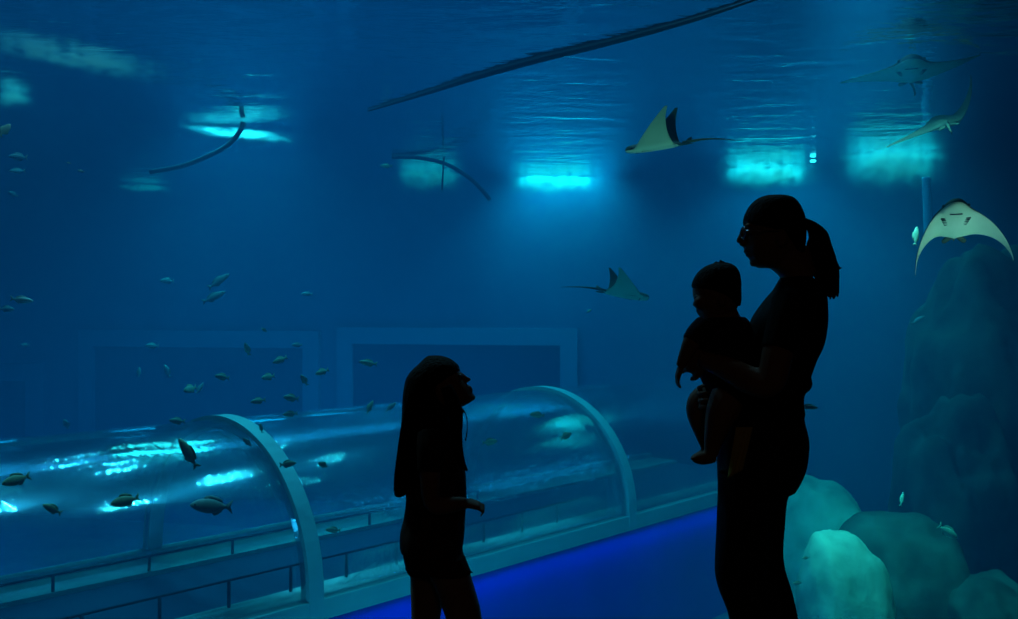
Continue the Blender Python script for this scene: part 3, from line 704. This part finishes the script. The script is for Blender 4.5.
R_ = math.radians
ray('pale cownose ray gliding left with both wings raised, high in the middle', P(659, 147, 6.0), (-1, .50, -.05), (.02, -.16, 1), .60, (R_(62), R_(30)), (R_(62), R_(30)))
ray("small cownose ray swimming right below the raised-wing ray, above the baby's head", P(622, 294, 7.6), (1, .10, -.16), (-.1, .30, 1), .60, (R_(62), R_(40)), (R_(14), R_(20)))
ray('dim cownose ray with wings spread flat, topmost at the upper right', P(911, 73, 7.6), (-.36, -.92, .05), (-.02, -.02, 1), 1.06, (R_(2), R_(30)), (R_(-2), R_(8)), tail_len=.3)
ray('dark cownose ray banking with one wing curled upright, second from the top right', P(943, 124, 7.2), (.25, .93, .25), (-.45, -.60, .72), .86, (R_(-4), R_(4)), (R_(20), R_(70)), tail_len=.3)
ray('large pale cownose ray with arched wings showing its belly, right edge of the tank', P(955, 224, 5.4), (-.36, -.86, .36), (.12, .32, .94), .74, (R_(10), R_(-82)), (R_(-24), R_(-66)),
    tail_pts=[(-.25, 0, .012), (-.36, 0, .05), (-.50, 0, .14), (-.66, 0, .25), (-.80, 0, .33)])

# ------------------------------------------------------------------ fish
M_fish = [mat('pale_fish', (.45, .62, .50), .45, .4, noise_scale=18, col2=(.34, .50, .42)),
          mat('olive_fish', (.22, .34, .26), .5, .3, noise_scale=18, col2=(.32, .44, .34)),
          mat('dim_fish', (.26, .42, .48), .6, .2, noise_scale=18, col2=(.30, .46, .52)),
          mat('silver_fish', (.75, .85, .82), .35, .5)]
M_fin = [mat('pale_fin', (.30, .44, .36), .6, .2), mat('olive_fin', (.15, .24, .18), .6, .2), mat('dim_fin', (.22, .36, .42), .6, .2), mat('silver_fin', (.6, .7, .7), .5, .3)]
def fin(pts, th=.006):
    bm = bmesh.new(); n = len(pts)
    a = [bm.verts.new((x, -th, z)) for x, z in pts]; b = [bm.verts.new((x, th, z)) for x, z in pts]
    bm.faces.new(a); bm.faces.new(b[::-1])
    for i in range(n): bm.faces.new((a[i], b[i], b[(i+1) % n], a[(i+1) % n]))
    return bm
def fish_meshes(tall, k):
    """unit-length fish along +X: shared meshes for body, fins and eye"""
    out = []
    bm = bmesh.new()
    prof = [(.5,.015,.012),(.46,.06,.045),(.38,.115,.075),(.25,.17,.092),(.08,.20,.095),(-.10,.175,.075),(-.24,.115,.048),(-.33,.06,.025),(-.38,.05,.014)]
    loft(bm, [(Vector((x, 0, .01*math.sin(x*4))), Vector((0, w_, 0)), Vector((0, 0, h*tall))) for x, h, w_ in prof], n=16, e=2)
    out.append(('body', bm, 0))
    t = tall
    out.append(('tail_fin', fin([(-.36,.045*t),(-.42,.10*t),(-.52,.19*t),(-.50,.08*t),(-.455,0),(-.50,-.08*t),(-.52,-.19*t),(-.42,-.10*t),(-.36,-.045*t)]), 1))
    out.append(('dorsal_fin', fin([(.20,.17*t),(.14,.26*t),(.0,.275*t),(-.14,.24*t),(-.26,.17*t),(-.28,.09*t),(-.10,.16*t),(.05,.19*t)]), 1))
    out.append(('anal_fin', fin([(-.02,-.17*t),(-.08,-.25*t),(-.18,-.22*t),(-.27,-.13*t),(-.27,-.09*t),(-.12,-.15*t)]), 1))
    for sg in (-1, 1):
        bm = fin([(.20,-.02),(.10,.02),(.03,-.03),(.05,-.09),(.13,-.08)], .004); bm.transform(Matrix.Translation((.02, sg*.10, 0)) @ Matrix.Rotation(-sg*.35, 4, 'Z'))
        out.append(('pectoral_fin', bm, 1))
        bm = bmesh.new(); bmesh.ops.create_uvsphere(bm, u_segments=8, v_segments=6, radius=.026, matrix=Matrix.Translation((.37, sg*.068, .035*t))); out.append(('eye', bm, 2))
    res = []
    for nm, b, mi in out:
        me = bpy.data.meshes.new(nm); bmesh.ops.recalc_face_normals(b, faces=b.faces); b.to_mesh(me); b.free()
        me.materials.append((M_fish[k], M_fin[k], M_black)[mi])
        for p in me.polygons: p.use_smooth = True
        res.append((nm, me))
    return res
FM = {}
def fish(px, py, Y, length_px, heading, label, kind=0, yaw=0., tall=1., group=None):
    """heading: degrees in the picture plane (0 = right, 90 = up); yaw turns it out of that plane"""
    key = (kind, tall)
    if key not in FM: FM[key] = fish_meshes(tall, kind)
    L = length_px*Y/F/max(.35, math.cos(math.radians(yaw)))
    r = empty('fish', P(px, py, Y), label, 'fish', group)
    h = math.radians(heading); flip = abs(heading) > 90
    X = Vector((math.cos(h), 0, math.sin(h))); Z = Vector((-math.sin(h), 0, math.cos(h)))*(-1 if flip else 1)
    Yv = Z.cross(X); M = Matrix((X, Yv, Z)).transposed()
    M = M @ Matrix.Rotation(math.radians(yaw), 3, 'Z')
    r.rotation_euler = M.to_euler(); r.scale = (L, L, L)
    for nm, me in FM[key]:
        o = bpy.data.objects.new(nm, me); C.objects.link(o); o.parent = r
    return r
GS, GT, GU = 'pale fish schooling above the tunnel', 'dark fish passing in front of the tunnel', 'faint fish far off in the blue water'
for a in (
 (280,360,7.6,14,205,'pale fish heading down-left, highest bright one of the school above the tunnel',0,20,1.,GS),
 (322,372,7.4,13,200,'pale fish at the right-hand end of the school, left of the girl',0,25,1.,GS),
 (268,377,7.5,11,190,'short pale fish in the middle of the school, left of the upright one',0,40,1.1,GS),
 (222,377,7.5,14,170,'pale oval fish at the left of the school, above the lone small one',0,10,1.1,GS),
 (304,380,7.3,12,115,'pale fish swimming upright in the school, between its middle and right end',0,30,.9,GS),
 (190,389,7.6,9,200,'small round pale fish, left end of the school above the tunnel',0,55,1.2,GS),
 (291,398,7.2,15,172,'pale plump fish in the lower row of the school, nearer the left rib',0,5,1.1,GS),
 (258,401,7.2,14,188,'pale fish in the lower row of the school, left of the plump one',0,15,1.,GS),
 (290,414,7.2,14,185,'pale fish skimming the tunnel top, lowest of the school',0,15,.9,GS),
 (247,349,7.9,13,100,'pale slim fish swimming upright above the school',0,35,.8,GS),
 (264,330,8.2,6,140,'tiny pale fish on the top edge of the middle window frame',0,30,1.,GS),
 (177,421,7.2,15,175,'pale fish just above the tunnel, over the big dark slanting fish',0,10,1.,GS),
 (200,388,9.0,12,60,'faint slanting fish beside the round fish of the school',2,20,.8,GU),
 (297,345,9.0,10,180,'faint fish above the right end of the school',2,20,1.,GU),
 (167,281,10,13,180,'faint fish alone in the blue, left of the slanting pair',2,10,1.,GU),
 (219,281,9,24,35,'faint long fish, upper of the slanting pair in open water',2,10,.7,GU),
 (214,297,9,24,25,'faint long fish, lower of the slanting pair in open water',2,10,.7,GU),
 (307,294,10,11,180,'faint fish alone above the gap between the window frames',2,10,.8,GU),
 (152,346,10,13,180,'faint fish near the top left corner of the middle window frame',2,10,1.,GU),
 (139,372,10,10,90,'faint upright fish inside the middle window frame, left one of two',2,10,.9,GU),
 (167,371,10,14,110,'faint upright fish inside the middle window frame, right one of two',2,10,.9,GU),
 (25,345,10,8,180,'faint fish above the corner of the far-left window frame',2,10,1.,GU),
 (66,424,9,10,100,'faint round fish over the tunnel top at the far left',2,30,1.2,GU),
 (22,300,6.0,21,-8,'bright silver fish at the left edge of open water',3,12,.75,None),
 (7,309,7.5,14,-5,'faint fish just under the silver fish at the left edge',2,10,1.,GU),
 (5,130,5.5,15,60,'pale green fish cut by the left edge near the top',0,25,1.2,None),
 (18,157,7.5,16,180,'dim greenish fish below the fish at the upper left edge',2,20,1.,GU),
 (17,171,8,14,185,'dim greenish fish, third down the upper left edge',2,20,.8,GU),
 (13,194,8.5,9,150,'dim small fish, lowest down the upper left edge',2,20,1.,GU),
 (81,171,6,6,170,'tiny bright white fish, right one of two at the upper left',3,20,.8,None),
 (69,163,6,4,170,'tiny bright white fish, left one of two at the upper left',3,20,.8,None),
 (16,480,5.0,26,197,'olive fish swimming left along the tunnel at the left edge',1,14,1.,GT),
 (52,509,5.0,19,150,'olive fish on the tunnel side, low and second from the left edge',1,14,1.,GT),
 (125,501,5.0,28,193,'largest dark olive fish in front of the tunnel glass, level',1,8,1.,GT),
 (188,453,5.2,34,118,'big dark fish slanting nose-up across the tunnel highlight',1,12,.72,GT),
 (288,464,6.2,16,5,'olive fish crossing the left rib of the tunnel',1,10,1.,GT),
 (323,465,6.4,10,150,'small dark fish just right of the left rib',1,30,1.1,GT),
 (333,530,6.6,15,175,'pale fish low beside the left rib, above the kerb',0,14,.9,None),
 (261,428,7.0,10,100,'small pale upright fish touching the top of the left rib',0,20,.8,None),
 (247,442,7.4,11,130,'small dark fish tucked under the curve of the left rib',1,20,1.,GT),
 (537,415,7.6,15,175,'dark fish under the bright highlight in front of the right rib',1,12,.9,GT),
 (490,442,7.2,15,5,"dark fish in front of the tunnel, nearest the girl's face",1,12,1.,GT),
 (566,436,7.4,12,20,'dark stubby fish at the left of the right rib, below the highlight',1,30,1.1,GT),
 (368,363,7.4,18,172,"pale fish left of the girl's head, inside the right window frame",0,10,.8,None),
 (370,407,7.2,14,65,"pale fish swimming steeply upward behind the girl's hair",0,15,.8,None),
 (391,407,7.2,13,40,"faint fish close behind the girl's back hair",2,15,.8,GU),
 (589,311,8.5,6,30,'tiny pale fish under the small ray',0,15,.8,None),
 (386,166,11,12,180,'dark fish hanging by the looped hose under the surface',1,10,.8,None),
 (916,236,6.6,20,75,'pale greenish fish behind the left wing of the big ray',0,20,.7,None),
 (918,320,8.0,17,25,'dim slim fish below the big ray, before the rock wall',2,10,.6,None),
 (809,407,5.5,19,-8,"pale slim fish just behind the woman's waist",0,10,.6,None),
 (902,499,7.6,14,70,'small upright fish over the dark boulder',0,20,.6,None),
 (948,532,7.4,26,-35,'pale fish nosing down right of the dark boulder',0,15,.8,None),
 (805,558,6.6,8,180,"tiny pale fish behind the woman's knee, upper of two",0,15,.8,None),
 (797,583,6.6,10,180,"tiny pale fish behind the woman's knee, lower of two",0,15,.8,None),
): fish(*a)
fish(211, 506, 5.2, 40, 176, 'large broad fish in front of the tunnel, under the brightest highlight', 2, 10, .95, GT)

# ------------------------------------------------------------------ rocks
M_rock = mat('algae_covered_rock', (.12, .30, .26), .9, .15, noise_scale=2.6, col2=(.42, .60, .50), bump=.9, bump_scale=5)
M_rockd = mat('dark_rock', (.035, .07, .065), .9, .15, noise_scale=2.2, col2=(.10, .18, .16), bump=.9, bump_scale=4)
def rock(name, c, r, rot, m, seed, label, cat, amp=.28, kind=None, cuts=5, lean=0):
    bm = bmesh.new(); bmesh.ops.create_icosphere(bm, subdivisions=cuts, radius=1)
    for v in bm.verts:
        n = v.co.normalized(); o = Vector((seed*3.1, seed*1.7, seed))
        d = noise.fractal(n*1.1+o, 1, 2, 3)*amp+noise.fractal(n*4+o, 1, 2, 4)*amp*.18
        p = n*(1+d)
        v.co = Vector(((math.copysign(abs(p.x)**.85, p.x)+lean*p.z)*r[0], math.copysign(abs(p.y)**.85, p.y)*r[1], math.copysign(abs(p.z)**.85, p.z)*r[2]))
    o = link(name, bm, m); o.location = c; o.rotation_euler = rot
    return tag(o, label, cat, kind=kind)
def rock_at(px, pyt, pyb, Y, wpx, dy, rot, m, seed, label, amp=.2, lean=0):
    top = P(px, pyt, Y); bot = P(px, pyb, Y); hz = (top.z-bot.z)/2
    return rock('boulder', (top.x, Y, bot.z+hz), (wpx/2*Y/F, dy, hz), rot, m, seed, label, 'rock', amp, lean=lean)
rock_at(815, 478, 700, 9.8, 92, .7, (0, .10, .3), M_rock, 1.3, 'pale rounded boulder at the back, partly behind the woman', .12, -.15)
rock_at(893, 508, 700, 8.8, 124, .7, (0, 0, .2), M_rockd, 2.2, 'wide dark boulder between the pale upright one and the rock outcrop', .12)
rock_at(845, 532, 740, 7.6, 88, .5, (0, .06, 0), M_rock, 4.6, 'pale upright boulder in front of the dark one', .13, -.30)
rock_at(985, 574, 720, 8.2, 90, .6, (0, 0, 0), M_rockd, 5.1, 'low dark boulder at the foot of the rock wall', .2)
# artificial rock wall climbing the right-hand side
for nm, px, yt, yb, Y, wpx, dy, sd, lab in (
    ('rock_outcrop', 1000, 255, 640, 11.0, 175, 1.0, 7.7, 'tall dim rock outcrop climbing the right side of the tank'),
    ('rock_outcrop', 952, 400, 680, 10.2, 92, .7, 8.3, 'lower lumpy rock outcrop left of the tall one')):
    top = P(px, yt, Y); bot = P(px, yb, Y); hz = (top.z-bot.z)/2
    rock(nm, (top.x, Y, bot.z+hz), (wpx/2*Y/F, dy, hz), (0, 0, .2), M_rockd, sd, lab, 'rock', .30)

# ------------------------------------------------------------------ hoses, ropes, pipe, float
M_hose = mat('dark_hose', (.008, .035, .06), .7, .2)
M_pipe = mat('blue_pipe', (.35, .65, .95), .5, .4)
M_white = mat('white_lamp', (.85, .88, .88), .5, .3)
b_e = M_white.node_tree.nodes['Principled BSDF']; b_e.inputs['Emission Color'].default_value = (.9, 1, 1, 1); b_e.inputs['Emission Strength'].default_value = 4
def hose(name, pts, r, label, cat, m=None):
    pts = spline(pts, 8); n = len(pts)
    o = link(name, tube(bmesh.new(), pts, r or [.007+.021*math.sin(math.pi*min(1, i/n*1.1))**.8 for i in range(n)], 8), m or M_hose)
    b = o.data.vertices[0].co.copy(); offset(o, b); o.location = b
    return tag(o, label, cat)
def at_surf(px, py, dz=.012):
    k = (309.5-py)/F; return P(px, py, (ZS-dz-H)/k)
hose('hose', [at_surf(368, 111), at_surf(430, 92), at_surf(480, 76), at_surf(545, 58), at_surf(600, 45), at_surf(690, 21), at_surf(790, -12)], 0, 'long dark hose floating at the surface across the top', 'hose')
hose('hose', [P(243, 122, 10.3), P(240, 131, 10.3), P(228, 145, 10.3), P(208, 156, 10.3), P(182, 166, 10.3), P(150, 172, 10.3)], .026, 'dark hose hanging in a curve across the slanted bright streak', 'hose')
hose('hose', [P(392, 157, 12.7), P(420, 158, 12.7), P(446, 164, 12.7), P(468, 177, 12.7), P(482, 190, 12.7), P(490, 200, 12.7)], .026, 'dark looped hose arching before the faint teal bubbles', 'hose')
hose('rope', [P(444, 157, 12.5), P(443, 172, 12.5), P(442, 190, 12.5)], .012, 'thin dark rope hanging beside the looped hose', 'rope')
hose('pipe', [P(926, 177, 12.2), P(927, 200, 12.2), P(928, 234, 12.2)], .055, 'upright blue pipe above the big ray', 'pipe', M_pipe)
bm = bmesh.new(); box(bm, (-.036, -.03, -.016), (.036, .03, .016)); bmesh.ops.bevel(bm, geom=bm.edges[:], offset=.010, segments=2, affect='EDGES')
o = link('marker_lamp', bm, M_white); o.location = P(813, 161, 12.95); tag(o, 'tiny white lamp under the surface between the two right-hand bubble clouds', 'lamp')
